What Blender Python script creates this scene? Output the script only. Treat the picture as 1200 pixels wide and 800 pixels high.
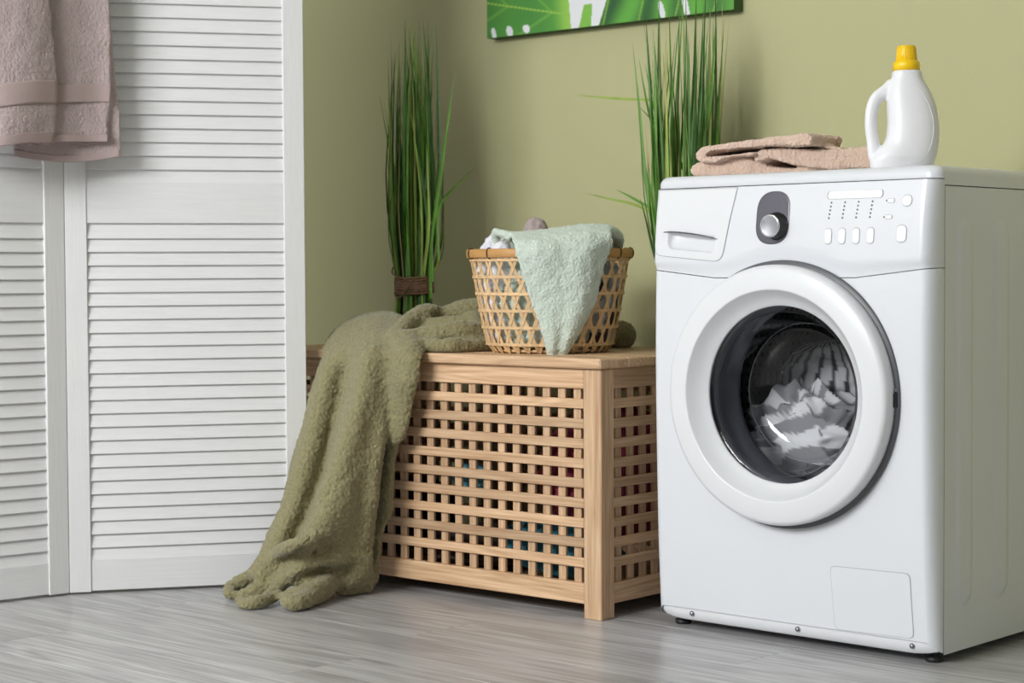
import bpy, bmesh, math, random
import numpy as np
from mathutils import Vector, Matrix, noise

for o in list(bpy.data.objects):
    bpy.data.objects.remove(o)
scene = bpy.context.scene
COL = scene.collection
random.seed(7)
rng = np.random.default_rng(7)
PI = math.pi

# ------------------------------------------------------------------ camera
FPX = 2216.7
CAM = np.array([1.6164, -2.8517, 0.6758])
YAW, PITCH, ROLL = -0.7405, -0.0376, -0.0054
_f = np.array([math.sin(YAW) * math.cos(PITCH), math.cos(YAW) * math.cos(PITCH), math.sin(PITCH)])
_r = np.array([math.cos(YAW), -math.sin(YAW), 0.0])
_u = np.cross(_r, _f)
CF = _f
CR = math.cos(ROLL) * _r + math.sin(ROLL) * _u
CU = -math.sin(ROLL) * _r + math.cos(ROLL) * _u
cam_data = bpy.data.cameras.new('camera')
cam = bpy.data.objects.new('camera', cam_data)
COL.objects.link(cam)
cam_data.sensor_width = 36.0
cam_data.lens = FPX / 1200.0 * 36.0
cam_data.clip_start = 0.05
m = Matrix.Identity(4)
for i in range(3):
    m[i][0], m[i][1], m[i][2], m[i][3] = CR[i], CU[i], -CF[i], CAM[i]
cam.matrix_world = m
cam_data.dof.use_dof = True
cam_data.dof.focus_distance = 3.55
cam_data.dof.aperture_fstop = 5.6
scene.camera = cam

# ------------------------------------------------------------------ world, light, exposure
world = bpy.data.worlds.new('room_light')
scene.world = world
world.use_nodes = True
wb = world.node_tree.nodes['Background']
wb.inputs[0].default_value = (0.93, 0.96, 1.0, 1)
wb.inputs[1].default_value = 0.21


def area(name, loc, target, sx, sy, power, color):
    d = bpy.data.lights.new(name, 'AREA')
    d.shape = 'RECTANGLE'
    d.size, d.size_y = sx, sy
    d.energy = power
    d.color = color
    o = bpy.data.objects.new(name, d)
    COL.objects.link(o)
    o.location = loc
    o.rotation_euler = (Vector(target) - Vector(loc)).to_track_quat('-Z', 'Y').to_euler()
    return o


area('window_light', (-0.9, -4.3, 2.5), (-0.8, 0.3, 0.5), 2.0, 1.6, 290, (0.985, 0.995, 1.0))
vs = scene.view_settings
vs.view_transform = 'Standard'
vs.look = 'None'
vs.exposure = -0.08
vs.gamma = 1.0
vs.use_curve_mapping = False


# ------------------------------------------------------------------ pixel helpers (a pixel is only a direction)
def ray(px, py):
    return CF + (px - 600) / FPX * CR + (400 - py) / FPX * CU


def on_y(px, py, y):
    d = ray(px, py)
    return CAM + d * ((y - CAM[1]) / d[1])


def on_z(px, py, z):
    d = ray(px, py)
    return CAM + d * ((z - CAM[2]) / d[2])


# ------------------------------------------------------------------ object helpers
def tag(o, label=None, cat=None, group=None, kind=None):
    if label: o['label'] = label
    if cat: o['category'] = cat
    if group: o['group'] = group
    if kind: o['kind'] = kind
    return o


def empty(name, loc=(0, 0, 0), rz=0.0):
    o = bpy.data.objects.new(name, None)
    o.empty_display_size = 0.05
    COL.objects.link(o)
    o.location = loc
    o.rotation_euler = (0, 0, rz)
    return o


def make_mesh(name, verts, faces, mat=None, smooth=True):
    me = bpy.data.meshes.new(name)
    me.from_pydata([tuple(map(float, v)) for v in verts], [], [tuple(map(int, f)) for f in faces])
    me.validate()
    if mat: me.materials.append(mat)
    if smooth: me.polygons.foreach_set('use_smooth', [True] * len(me.polygons))
    me.update()
    return me


def link(name, me, parent=None, loc=(0, 0, 0), rot=None):
    o = bpy.data.objects.new(name, me)
    COL.objects.link(o)
    o.parent = parent
    o.location = loc
    if rot: o.rotation_euler = rot
    return o


def part(name, vf, mat, parent=None, smooth=True, fix=False, **k):
    me = make_mesh(name, vf[0], vf[1], mat, smooth)
    if fix: fix_normals(me)
    return link(name, me, parent, **k)


def fix_normals(me):
    bm = bmesh.new()
    bm.from_mesh(me)
    bmesh.ops.recalc_face_normals(bm, faces=bm.faces)
    bm.to_mesh(me)
    bm.free()


def to_base(o):
    """move a one-mesh thing's origin to the middle of its base"""
    me = o.data
    co = np.array([v.co[:] for v in me.vertices])
    b = Vector(((co[:, 0].min() + co[:, 0].max()) / 2, (co[:, 1].min() + co[:, 1].max()) / 2, co[:, 2].min()))
    me.transform(Matrix.Translation(-b))
    o.location = b
    return o


def merge(*vfs):
    V, F = [], []
    for v, f in vfs:
        k = len(V)
        V.extend([tuple(a) for a in v])
        F.extend([tuple(i + k for i in g) for g in f])
    return V, F


def grid(fn, nu, nv, closed_u=False):
    V = [fn(i, j) for j in range(nv) for i in range(nu)]
    F = []
    for j in range(nv - 1):
        for i in range(nu if closed_u else nu - 1):
            a, b = j * nu + i, j * nu + (i + 1) % nu
            F.append((a, b, b + nu, a + nu))
    return V, F


def box_vf(x0, x1, y0, y1, z0, z1, bev=0.0):
    if bev <= 0:
        V = [(x, y, z) for z in (z0, z1) for y in (y0, y1) for x in (x0, x1)]
        return V, [(0, 2, 3, 1), (4, 5, 7, 6), (0, 1, 5, 4), (1, 3, 7, 5), (3, 2, 6, 7), (2, 0, 4, 6)]
    bm = bmesh.new()
    bmesh.ops.create_cube(bm, size=1)
    for v in bm.verts:
        v.co = Vector((x0 + (v.co.x + .5) * (x1 - x0), y0 + (v.co.y + .5) * (y1 - y0), z0 + (v.co.z + .5) * (z1 - z0)))
    bmesh.ops.bevel(bm, geom=bm.edges[:], offset=bev, segments=1, affect='EDGES', profile=.5)
    V = [v.co[:] for v in bm.verts]
    F = [tuple(v.index for v in f.verts) for f in bm.faces]
    bm.free()
    return V, F


def lathe(prof, n=64, axis='z', c=(0, 0, 0)):
    """prof: list of (r, h)"""
    def fn(i, j):
        r, h = prof[j]
        a = 2 * PI * i / n
        x, y = r * math.cos(a), r * math.sin(a)
        if axis == 'z': return (c[0] + x, c[1] + y, c[2] + h)
        return (c[0] + x, c[1] + h, c[2] + y)      # axis y
    return grid(fn, n, len(prof), True)


def cap_disc(r, h, n=32, axis='z', c=(0, 0, 0)):
    V = []
    for i in range(n):
        a = 2 * PI * i / n
        V.append((c[0] + r * math.cos(a), c[1] + r * math.sin(a), c[2] + h) if axis == 'z' else
                 (c[0] + r * math.cos(a), c[1] + h, c[2] + r * math.sin(a)))
    return V, [tuple(range(n))]


def spline(pts, n):
    """Catmull-Rom through points, n samples"""
    P = np.asarray(pts, float)
    P = np.vstack([2 * P[0] - P[1], P, 2 * P[-1] - P[-2]])
    k = len(P) - 3
    out = []
    for s in np.linspace(0, k - 1e-9, n):
        i = int(s)
        t = s - i
        a, b, c, d = P[i], P[i + 1], P[i + 2], P[i + 3]
        out.append(.5 * ((2 * b) + (c - a) * t + (2 * a - 5 * b + 4 * c - d) * t * t + (3 * b - a - 3 * c + d) * t ** 3))
    return np.array(out)


def tube(pts, rad, n=10, samples=None, flat=1.0):
    """closed tube along pts; rad a number or one per point"""
    P = np.asarray(pts, float)
    R = np.full(len(P), rad, float) if np.isscalar(rad) else np.asarray(rad, float)
    if samples:
        Q = spline(np.column_stack([P, R]), samples)
        P, R = Q[:, :3], Q[:, 3]
    T = np.gradient(P, axis=0)
    T /= np.linalg.norm(T, axis=1)[:, None] + 1e-12
    up = np.array([0, 0, 1.]) if abs(T[0][2]) < .9 else np.array([1., 0, 0])
    V = []
    for p, t, r in zip(P, T, R):
        b = np.cross(t, up)
        b /= np.linalg.norm(b)
        up = np.cross(b, t)
        for i in range(n):
            a = 2 * PI * i / n
            V.append(p + r * (math.cos(a) * b + flat * math.sin(a) * up))
    F = []
    m_ = len(P)
    for j in range(m_ - 1):
        for i in range(n):
            a, b = j * n + i, j * n + (i + 1) % n
            F.append((a, b, b + n, a + n))
    F.append(tuple(range(n))[::-1])
    F.append(tuple((m_ - 1) * n + i for i in range(n)))
    return V, F


def sheet_solid(rows, nu, nv, th):
    """smooth sheet through rows of control points, given thickness and closed"""
    R = np.array([spline(r, nu) for r in rows])
    S = np.array([spline(R[:, i], nv) for i in range(nu)]).transpose(1, 0, 2)
    du = np.gradient(S, axis=1)
    dv = np.gradient(S, axis=0)
    N = np.cross(du, dv)
    N /= np.linalg.norm(N, axis=2)[:, :, None] + 1e-12
    th = np.asarray(th) if not np.isscalar(th) else th
    A, B = S + N * th / 2, S - N * th / 2
    V = list(A.reshape(-1, 3)) + list(B.reshape(-1, 3))
    k = nu * nv
    F = []
    for j in range(nv - 1):
        for i in range(nu - 1):
            a = j * nu + i
            F.append((a, a + 1, a + nu + 1, a + nu))
            F.append((k + a, k + a + nu, k + a + nu + 1, k + a + 1))
    rim = [j * 1 for j in range(nu)] + [j * nu + nu - 1 for j in range(1, nv)] + \
          [(nv - 1) * nu + i for i in range(nu - 2, -1, -1)] + [j * nu for j in range(nv - 2, 0, -1)]
    for q in range(len(rim)):
        a, b = rim[q], rim[(q + 1) % len(rim)]
        F.append((b, a, a + k, b + k))
    return V, F


def fuse(name, vfs, voxel, smooth_it, mat, lump=0.0, lump_scale=20.0, min_z=None, push=None, grain=(), fine=None):
    """join closed shapes into one continuous soft surface"""
    V, F = merge(*vfs)
    me = make_mesh(name, V, F)
    fix_normals(me)
    o = link(name, me)
    r = o.modifiers.new('r', 'REMESH')
    r.mode = 'VOXEL'
    r.voxel_size = voxel
    s = o.modifiers.new('s', 'SMOOTH')
    s.factor = .5
    s.iterations = smooth_it
    if fine:
        r2 = o.modifiers.new('f', 'SUBSURF')
        r2.levels = r2.render_levels = fine
    dg = bpy.context.evaluated_depsgraph_get()
    me2 = bpy.data.meshes.new_from_object(o.evaluated_get(dg))
    o.modifiers.clear()
    o.data = me2
    bpy.data.meshes.remove(me)
    me2.name = name
    me2.materials.clear()
    me2.materials.append(mat)
    me2.polygons.foreach_set('use_smooth', [True] * len(me2.polygons))
    nv_ = len(me2.vertices)
    co = np.empty(nv_ * 3)
    me2.vertices.foreach_get('co', co)
    co = co.reshape(-1, 3)
    if lump:
        nr = np.empty(nv_ * 3)
        me2.vertices.foreach_get('normal', nr)
        h = np.array([noise.noise(Vector(c) * lump_scale) for c in co])
        co = co + nr.reshape(-1, 3) * (lump * h)[:, None]
    if grain:
        if lump:
            me2.vertices.foreach_set('co', co.ravel())
            me2.update()
        nr = np.empty(nv_ * 3)
        me2.vertices.foreach_get('normal', nr)
        h = np.zeros(nv_)
        for amp, sc in grain:
            h += amp * np.array([noise.noise(Vector(c) * sc) for c in co])
        co = co + nr.reshape(-1, 3) * h[:, None]
    if push: co = push(co)
    if min_z is not None: co[:, 2] = np.maximum(co[:, 2], min_z)
    me2.vertices.foreach_set('co', co.ravel())
    me2.update()
    return o


# ------------------------------------------------------------------ materials
def lin(r, g, b):
    def f(c):
        c /= 255.
        return c / 12.92 if c <= .04045 else ((c + .055) / 1.055) ** 2.4
    return (f(r), f(g), f(b), 1)


MATS = {}


def mat(name, rgb, rough=.5, metal=0., coat=0., bump=0., bscale=50., var=0., vscale=8., stretch=(1, 1, 1), sheen=0., objvar=0., spec=.5, bdist=.002):
    if name in MATS: return MATS[name]
    M = bpy.data.materials.new(name)
    M.use_nodes = True
    nt = M.node_tree
    b = nt.nodes['Principled BSDF']
    b.inputs['Base Color'].default_value = rgb
    b.inputs['Roughness'].default_value = rough
    b.inputs['Metallic'].default_value = metal
    b.inputs['Coat Weight'].default_value = coat
    b.inputs['Coat Roughness'].default_value = .08
    b.inputs['Specular IOR Level'].default_value = spec
    if sheen:
        b.inputs['Sheen Weight'].default_value = sheen
        b.inputs['Sheen Roughness'].default_value = .5
    tc = nt.nodes.new('ShaderNodeTexCoord')
    mp = nt.nodes.new('ShaderNodeMapping')
    mp.inputs['Scale'].default_value = stretch
    nt.links.new(tc.outputs['Object'], mp.inputs['Vector'])
    src = None
    if var:
        n = nt.nodes.new('ShaderNodeTexNoise')
        n.inputs['Scale'].default_value = vscale
        n.inputs['Detail'].default_value = 5
        nt.links.new(mp.outputs[0], n.inputs['Vector'])
        h = nt.nodes.new('ShaderNodeMapRange')
        h.inputs[1].default_value, h.inputs[2].default_value = .3, .7
        h.inputs[3].default_value, h.inputs[4].default_value = 1 - var, 1 + var
        nt.links.new(n.outputs[0], h.inputs[0])
        src = h.outputs[0]
    if objvar:
        oi = nt.nodes.new('ShaderNodeObjectInfo')
        h2 = nt.nodes.new('ShaderNodeMapRange')
        h2.inputs[3].default_value, h2.inputs[4].default_value = 1 - objvar, 1 + objvar
        nt.links.new(oi.outputs['Random'], h2.inputs[0])
        if src:
            mu = nt.nodes.new('ShaderNodeMath')
            mu.operation = 'MULTIPLY'
            nt.links.new(src, mu.inputs[0])
            nt.links.new(h2.outputs[0], mu.inputs[1])
            src = mu.outputs[0]
        else:
            src = h2.outputs[0]
    if src:
        hs = nt.nodes.new('ShaderNodeHueSaturation')
        hs.inputs['Color'].default_value = rgb
        nt.links.new(src, hs.inputs['Value'])
        nt.links.new(hs.outputs[0], b.inputs['Base Color'])
    if bump:
        n2 = nt.nodes.new('ShaderNodeTexNoise')
        n2.inputs['Scale'].default_value = bscale
        n2.inputs['Detail'].default_value = 3
        nt.links.new(mp.outputs[0], n2.inputs['Vector'])
        bp = nt.nodes.new('ShaderNodeBump')
        bp.inputs['Strength'].default_value = bump
        bp.inputs['Distance'].default_value = bdist
        nt.links.new(n2.outputs[0], bp.inputs['Height'])
        nt.links.new(bp.outputs[0], b.inputs['Normal'])
    MATS[name] = M
    return M


def wood(name, light, dark, axis, scale=1., rough=.5, objvar=.12, contrast=1.0, seams=False):
    """straight wood grain running along one axis, each piece with its own cut"""
    M = bpy.data.materials.new(name)
    M.use_nodes = True
    nt = M.node_tree
    N = nt.nodes
    L = nt.links.new
    b = N['Principled BSDF']
    b.inputs['Roughness'].default_value = rough
    tc = N.new('ShaderNodeTexCoord')
    oi = N.new('ShaderNodeObjectInfo')
    sc = N.new('ShaderNodeVectorMath')
    sc.operation = 'SCALE'
    sc.inputs[0].default_value = (37., 19., 53.)
    L(oi.outputs['Random'], sc.inputs['Scale'])
    ad = N.new('ShaderNodeVectorMath')
    L(tc.outputs['Object'], ad.inputs[0])
    L(sc.outputs[0], ad.inputs[1])
    mp = N.new('ShaderNodeMapping')
    s = [22 * scale] * 3
    s['xyz'.index(axis)] = 1.5 * scale
    mp.inputs['Scale'].default_value = s
    L(ad.outputs[0], mp.inputs['Vector'])
    n1 = N.new('ShaderNodeTexNoise')
    n1.inputs['Scale'].default_value = 1.0
    n1.inputs['Detail'].default_value = 3
    n1.inputs['Distortion'].default_value = .6
    L(mp.outputs[0], n1.inputs['Vector'])
    mp2 = N.new('ShaderNodeMapping')
    s2 = [240 * scale] * 3
    s2['xyz'.index(axis)] = 6 * scale
    mp2.inputs['Scale'].default_value = s2
    L(ad.outputs[0], mp2.inputs['Vector'])
    n2 = N.new('ShaderNodeTexNoise')
    n2.inputs['Scale'].default_value = 1.0
    n2.inputs['Detail'].default_value = 2
    L(mp2.outputs[0], n2.inputs['Vector'])
    # growth rings: bands of the slow noise
    ml = N.new('ShaderNodeMath')
    ml.operation = 'MULTIPLY'
    ml.inputs[1].default_value = 7.0
    L(n1.outputs[0], ml.inputs[0])
    pp = N.new('ShaderNodeMath')
    pp.operation = 'PINGPONG'
    pp.inputs[1].default_value = .5
    L(ml.outputs[0], pp.inputs[0])
    mx = N.new('ShaderNodeMath')
    mx.operation = 'MULTIPLY_ADD'
    mx.inputs[1].default_value = .9 * contrast
    L(pp.outputs[0], mx.inputs[0])
    h = N.new('ShaderNodeMapRange')
    h.inputs[1].default_value, h.inputs[2].default_value = .3, .7
    h.inputs[3].default_value, h.inputs[4].default_value = 0., .55
    L(n2.outputs[0], h.inputs[0])
    L(h.outputs[0], mx.inputs[2])
    mix = N.new('ShaderNodeMix')
    mix.data_type = 'RGBA'
    mix.inputs[6].default_value = dark
    mix.inputs[7].default_value = light
    L(mx.outputs[0], mix.inputs[0])
    hs = N.new('ShaderNodeHueSaturation')
    L(mix.outputs[2], hs.inputs['Color'])
    h2 = N.new('ShaderNodeMapRange')
    h2.inputs[3].default_value, h2.inputs[4].default_value = 1 - objvar, 1 + objvar
    L(oi.outputs['Random'], h2.inputs[0])
    L(h2.outputs[0], hs.inputs['Value'])
    L(hs.outputs[0], b.inputs['Base Color'])
    bp = N.new('ShaderNodeBump')
    bp.inputs['Strength'].default_value = .25
    bp.inputs['Distance'].default_value = .0006
    L(n2.outputs[0], bp.inputs['Height'])
    L(bp.outputs[0], b.inputs['Normal'])
    return M


def attr_mat(name, attr, rough=.5, bump=0., bscale=300., spec=.5):
    M = bpy.data.materials.new(name)
    M.use_nodes = True
    nt = M.node_tree
    b = nt.nodes['Principled BSDF']
    b.inputs['Roughness'].default_value = rough
    b.inputs['Specular IOR Level'].default_value = spec
    a = nt.nodes.new('ShaderNodeAttribute')
    a.attribute_name = attr
    nt.links.new(a.outputs['Color'], b.inputs['Base Color'])
    if bump:
        tc = nt.nodes.new('ShaderNodeTexCoord')
        n = nt.nodes.new('ShaderNodeTexNoise')
        n.inputs['Scale'].default_value = bscale
        nt.links.new(tc.outputs['Object'], n.inputs['Vector'])
        bp = nt.nodes.new('ShaderNodeBump')
        bp.inputs['Strength'].default_value = bump
        bp.inputs['Distance'].default_value = .001
        nt.links.new(n.outputs[0], bp.inputs['Height'])
        nt.links.new(bp.outputs[0], b.inputs['Normal'])
    return M


def set_colors(me, fn, name='print'):
    a = me.color_attributes.new(name, 'FLOAT_COLOR', 'POINT')
    a.data.foreach_set('color', [c for v in me.vertices for c in fn(v.co)])


M_WALL = mat('olive_wall_paint', lin(186, 184, 140), .75, bump=.15, bscale=220, var=.012, vscale=3)
M_WHITE = mat('white_enamel', lin(224, 227, 231), .28, coat=.25)
M_WHITE_PL = mat('white_plastic', lin(226, 228, 230), .35, coat=.1)
M_DARK = mat('dark_gap', lin(38, 38, 40), .6)
M_GREYRUB = mat('grey_rubber', lin(124, 127, 137), .42)
M_DKGREY = mat('dark_grey_plastic', lin(92, 94, 98), .4)  # drawer handle; also the painted shade round door and display
M_CHROME = mat('brushed_chrome', lin(215, 216, 220), .22, metal=1.)
M_STEEL = mat('screw_steel', lin(150, 150, 152), .35, metal=1.)
M_BLACK = mat('black_rubber', lin(30, 30, 32), .5)
M_OVAL = mat('graphite_plastic', lin(88, 86, 96), .3, coat=.3)
M_BTN = mat('button_plastic', lin(242, 243, 244), .3, coat=.2)
M_LINE = mat('pale_grey_seam', lin(142, 146, 148), .5)
M_LED = mat('led_dot', lin(92, 96, 100), .4)
M_SCREENW = mat('white_painted_wood', lin(226, 226, 226), .5, bump=.25, bscale=14, stretch=(1, 14, 14), var=.02, vscale=10)
M_SCREENV = mat('white_painted_wood_upright', lin(224, 224, 223), .5, bump=.25, bscale=14, stretch=(14, 14, 1), var=.02, vscale=10)
M_OLIVE = mat('olive_plush', lin(142, 136, 101), .95, sheen=.3, spec=.1, var=.16, vscale=170, bump=.8, bscale=260, bdist=.003)
M_MINT = mat('mint_terry', lin(206, 218, 205), .95, sheen=.25, spec=.1, bump=.8, bscale=380, bdist=.0025, var=.05, vscale=330)
M_MAUVE = mat('mauve_terry', lin(178, 162, 160), .95, sheen=.25, spec=.1, bump=.8, bscale=380, bdist=.0025, var=.05, vscale=330)
M_MAUVEB = mat('mauve_woven_band', lin(172, 154, 151), .85, spec=.1, bump=.3, bscale=500)
M_PINK = mat('blush_terry', lin(216, 190, 172), .95, sheen=.25, spec=.1, bump=.8, bscale=380, bdist=.0025, var=.05, vscale=330)
M_WCLOTH = mat('white_cotton', lin(228, 228, 234), .9, bump=.3, bscale=300)
M_BOTTLE = mat('white_bottle_plastic', lin(236, 236, 238), .38)
M_CAP = mat('yellow_cap_plastic', lin(250, 205, 20), .35)
M_TWINE = mat('brown_twine', lin(128, 98, 76), .9, bump=.8, bscale=400, var=.25, vscale=120)
M_BAMBOO = mat('pale_bamboo', lin(222, 186, 138), .5, var=.1, vscale=30, objvar=.12)
M_RIM = mat('bamboo_rim', lin(190, 142, 82), .45, var=.1, vscale=25, stretch=(1, 1, 6))
M_TIE = mat('dark_cane_tie', lin(64, 44, 34), .6)
PINE_L, PINE_D = lin(220, 188, 152), lin(176, 138, 102)
M_WX = wood('acacia_along', PINE_L, PINE_D, 'x', objvar=.20)
M_WY = wood('acacia_side', PINE_L, PINE_D, 'y', objvar=.20)
M_WZ = wood('acacia_upright', PINE_L, PINE_D, 'z', objvar=.16)
M_FLOOR = wood('grey_laminate', lin(208, 207, 207), lin(138, 136, 136), 'x', scale=.7, rough=.30, objvar=.05, contrast=1.0)
M_FBASE = mat('laminate_joint', lin(110, 107, 104), .6)

# ------------------------------------------------------------------ the room
WALL_Y = 0.55
fl = part('floor', box_vf(-3.6, 2.6, -4.6, WALL_Y + .1, -.05, -.0085), M_FBASE, smooth=False)
tag(fl, kind='structure')
PLW, PLL = .192, 1.285
plank_me = make_mesh('plank', *box_vf(-PLL / 2 + .0003, PLL / 2 - .0003, -PLW / 2 + .0003, PLW / 2 - .0003, -.0085, 0, .0006), M_FLOOR, smooth=False)
row = 0
y = WALL_Y - PLW / 2
while y > -4.6:
    off = (row * .47) % 1.0
    x = -3.6 - off * PLL + PLL / 2
    while x - PLL / 2 < 2.6:
        link('plank', plank_me, fl, (x, y, 0))
        x += PLL
    y -= PLW
    row += 1
wall = part('wall_back', box_vf(-3.7, 2.7, WALL_Y, WALL_Y + .1, -.05, 2.6), M_WALL, smooth=False)
tag(wall, kind='structure')

for nm_, b_ in (('unseen_wall_left', (-2.45, -2.35, -4.6, WALL_Y - .001, -.05, 2.6)), ('unseen_wall_right', (2.5, 2.6, -4.6, WALL_Y - .001, -.05, 2.6))):  # unseen side walls, added to block ambient light and darken the far left
    tag(part(nm_, box_vf(*b_), mat('side_wall_paint', lin(166, 166, 168), .8), smooth=False), kind='structure')
tag(part('unseen_ceiling', box_vf(-2.62, 2.6, -4.6, WALL_Y + .1, 2.601, 2.7), mat('ceiling_paint', lin(235, 235, 232), .8), smooth=False), kind='structure')  # unseen slab overhead, added to close off ambient light from above

# ------------------------------------------------------------------ folding screen with louvred panels
HINGE = (-1.734, -.566)
scr = empty('folding_screen', (HINGE[0], HINGE[1], 0))
tag(scr, 'white louvred wooden folding screen beside the olive green wall', 'screen')
PW, PT, ST = .503, .024, .045
SCR_H = 1.72


def louver_mesh(w):
    # lower edge forward, upper edge tucked behind the slat above
    V = []
    prof = [(.0035, -.0185), (.002, -.017), (.011, .0185), (.014, .0185), (.0145, .0165), (.006, -.0185)]
    for x in (0, w):
        V += [(x, a, b) for a, b in prof]
    n = len(prof)
    F = [(i, i + n, (i + 1) % n + n, (i + 1) % n) for i in range(n)] + [tuple(range(n)), tuple(range(2 * n - 1, n - 1, -1))]
    me = make_mesh('louver_slat', V, F, M_SCREENW, False)
    fix_normals(me)
    return me


slat_me = louver_mesh(PW - 2 * ST + .004)
for k, (ang, x0) in enumerate(((math.atan2(.837, .548), .0002), (math.atan2(.99, .15), -PW - .0002))):
    fr = part('panel_frame', merge(box_vf(x0, x0 + ST, 0, PT, .004, SCR_H, .0015),
                                   box_vf(x0 + PW - ST, x0 + PW, 0, PT, .004, SCR_H, .0015)), M_SCREENV, scr, smooth=False,
              rot=(0, 0, ang))
    for z0, z1 in ((.006, .072), (.779, .866), (SCR_H - .07, SCR_H - .002)):
        part('rail', box_vf(x0 + ST - .001, x0 + PW - ST + .001, .003, PT - .002, z0, z1, .001), M_SCREENW, fr, smooth=False)
    for za, n in ((.072, 25), (.866, 27)):
        ztop = .779 if za < .5 else SCR_H - .07
        dz = (ztop - za) / n
        for i in range(n):
            link('louver_slat', slat_me, fr, (x0 + ST - .002, .001, za + (i + .5) * dz))
for hz in (.25, .9, 1.5):
    part('hinge', merge(tube([(.0, -.0005 + PT, hz - .03), (0, -.0005 + PT, hz + .03)], .004, 8)), M_STEEL, scr)

# ------------------------------------------------------------------ lattice storage chest
CH = empty('storage_chest', (-.6986, -.068, 0), .0184)
tag(CH, 'wooden lattice storage chest with a plank lid against the wall', 'chest')
CW, CD, CZ = .98, .50, .486
# corner posts: a broad board and a narrower one set at right angles
for sx in (0, 1):
    for sy in (0, 1):
        fx = (lambda a: a) if sx == 0 else (lambda a: -CW - a)
        fyy = (lambda a: a) if sy == 0 else (lambda a: CD - a)
        def bb(xa, xb, ya, yb):
            xs, ys = sorted((fx(xa), fx(xb))), sorted((fyy(ya), fyy(yb)))
            return box_vf(xs[0], xs[1], ys[0], ys[1], 0, CZ - .0005, .002)
        po = part('post', bb(-.044, 0, 0, .015), M_WZ, CH, smooth=False)
        part('post_return', bb(-.018, -.0025, .0155, .045), M_WZ, po, smooth=False)
for sy in (0, 1):
    def ybox(a, b):
        return (a, b) if sy == 0 else (CD - b, CD - a)
    ya, yb = ybox(.003, .020)
    part('rail', box_vf(-CW + .045, -.045, ya, yb, .446, CZ - .001, .0015), M_WX, CH, smooth=False)
    part('rail', box_vf(-CW + .045, -.045, ya, yb, .028, .068, .0015), M_WX, CH, smooth=False)
    ya, yb = ybox(.003, .0105)
    hs = make_mesh('slat', *box_vf(-CW / 2 + .0455, CW / 2 - .0455, ya, yb, -.0094, .0094, .001), M_WX, False)
    for i in range(9):
        link('slat', hs, CH, (-CW / 2, 0, .446 - .0208 - .0092 - i * .0386 + .001))
    ya, yb = ybox(.011, .0185)
    vsl = make_mesh('upright_slat', *box_vf(-.0094, .0094, ya, yb, .068, .446, .001), M_WZ, False)
    i = 0
    while -.0675 - i * .0397 > -CW + .05:
        link('upright_slat', vsl, CH, (-.0675 - i * .0397, 0, 0))
        i += 1
for sx in (0, 1):
    def xbox(a, b):
        return (-b, -a) if sx == 0 else (-CW + a, -CW + b)
    xa, xb = xbox(.005, .020)
    part('side_rail', box_vf(xa, xb, .046, CD - .046, .446, CZ - .001, .0015), M_WY, CH, smooth=False)
    part('side_rail', box_vf(xa, xb, .046, CD - .046, .028, .068, .0015), M_WY, CH, smooth=False)
    xa, xb = xbox(.005, .0125)
    hs = make_mesh('side_slat', *box_vf(xa, xb, .0465, CD - .0465, -.0094, .0094, .001), M_WY, False)
    for i in range(9):
        link('side_slat', hs, CH, (0, 0, .446 - .0208 - .0092 - i * .0386 + .001))
    xa, xb = xbox(.013, .0195)
    vsl = make_mesh('side_upright', *box_vf(xa, xb, -.0094, .0094, .068, .446, .001), M_WZ, False)
    for i in range(10):
        link('side_upright', vsl, CH, (0, .071 + i * .0397, 0))
part('bottom_panel', box_vf(-CW + .021, -.021, .021, CD - .021, .03, .038), M_WX, CH, smooth=False)
lid = part('lid', merge(box_vf(-CW + .06, -CW + .11, .03, CD - .03, .472, CZ - .0002, .001), box_vf(-.11, -.06, .03, CD - .03, .472, CZ - .0002, .001)), M_WY, CH, smooth=False)
LIDT = .506
npl = 6
for i in range(npl):
    w = (CD + .024) / npl
    part('lid_plank', box_vf(-CW - .008, .008, -.012 + i * w + .0006, -.012 + (i + 1) * w - .0006, CZ, LIDT, .003), M_WX, lid, smooth=False)

# ------------------------------------------------------------------ washing machine
WM = empty('washing_machine', (0, 0, 0))
tag(WM, 'white front-loading washing machine with clothes behind its round glass door', 'washing machine')
_zp = spline([(.0, -.016), (.05, -.025), (.2, -.035), (.45, -.042), (.62, -.041), (.75, -.034), (.826, -.023), (.87, -.016)], 120)


def FY(z):
    return float(np.interp(z, _zp[:, 0], _zp[:, 1]))


WR = .022
DC = (-.2975, .452)
CB = 0.0005


def sstep(a, b, x):
    t = min(1., max(0., (x - a) / (b - a)))
    return t * t * (3 - 2 * t)


def zlow(X):
    return .676 - .108 * min(.15, max(0, min(X + .6, -X)))


def corner(X):
    e = min(X + .6, -X)
    k = max(0., 1 - max(0., e) / WR)
    return math.sqrt(max(0., 1 - k * k))


def cpan(X, z):
    """surface of the control panel"""
    d = math.hypot(X - DC[0], z - DC[1])
    c = .007 * sstep(zlow(X), .692, z) * sstep(.236, .272, d)
    return (FY(z) - c) * corner(X)


def fpan(X, z):
    return FY(z) * corner(X)


_ts = [WR * (1 - math.cos(PI / 2 * i / 9)) for i in range(10)]
XS = [-.6 + t for t in _ts] + list(np.linspace(-.6 + WR, -WR, 112))[1:-1] + [-t for t in _ts[::-1]]
ZB = .040


def front_fn(i, j, nz=110):
    X = XS[i]
    zb_ = .0215 + (ZB - .0215) * corner(X) ** 2
    z = zb_ + (zlow(X) - .0007 - zb_) * j / (nz - 1)
    return (X, fpan(X, z), z)


V, F = grid(front_fn, len(XS), 110)
F = [f for f in F if math.hypot(sum(V[i][0] for i in f) / 4 - DC[0], sum(V[i][2] for i in f) / 4 - DC[1]) > .206]
part('front_panel', (V, F), M_WHITE, WM)


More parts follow.
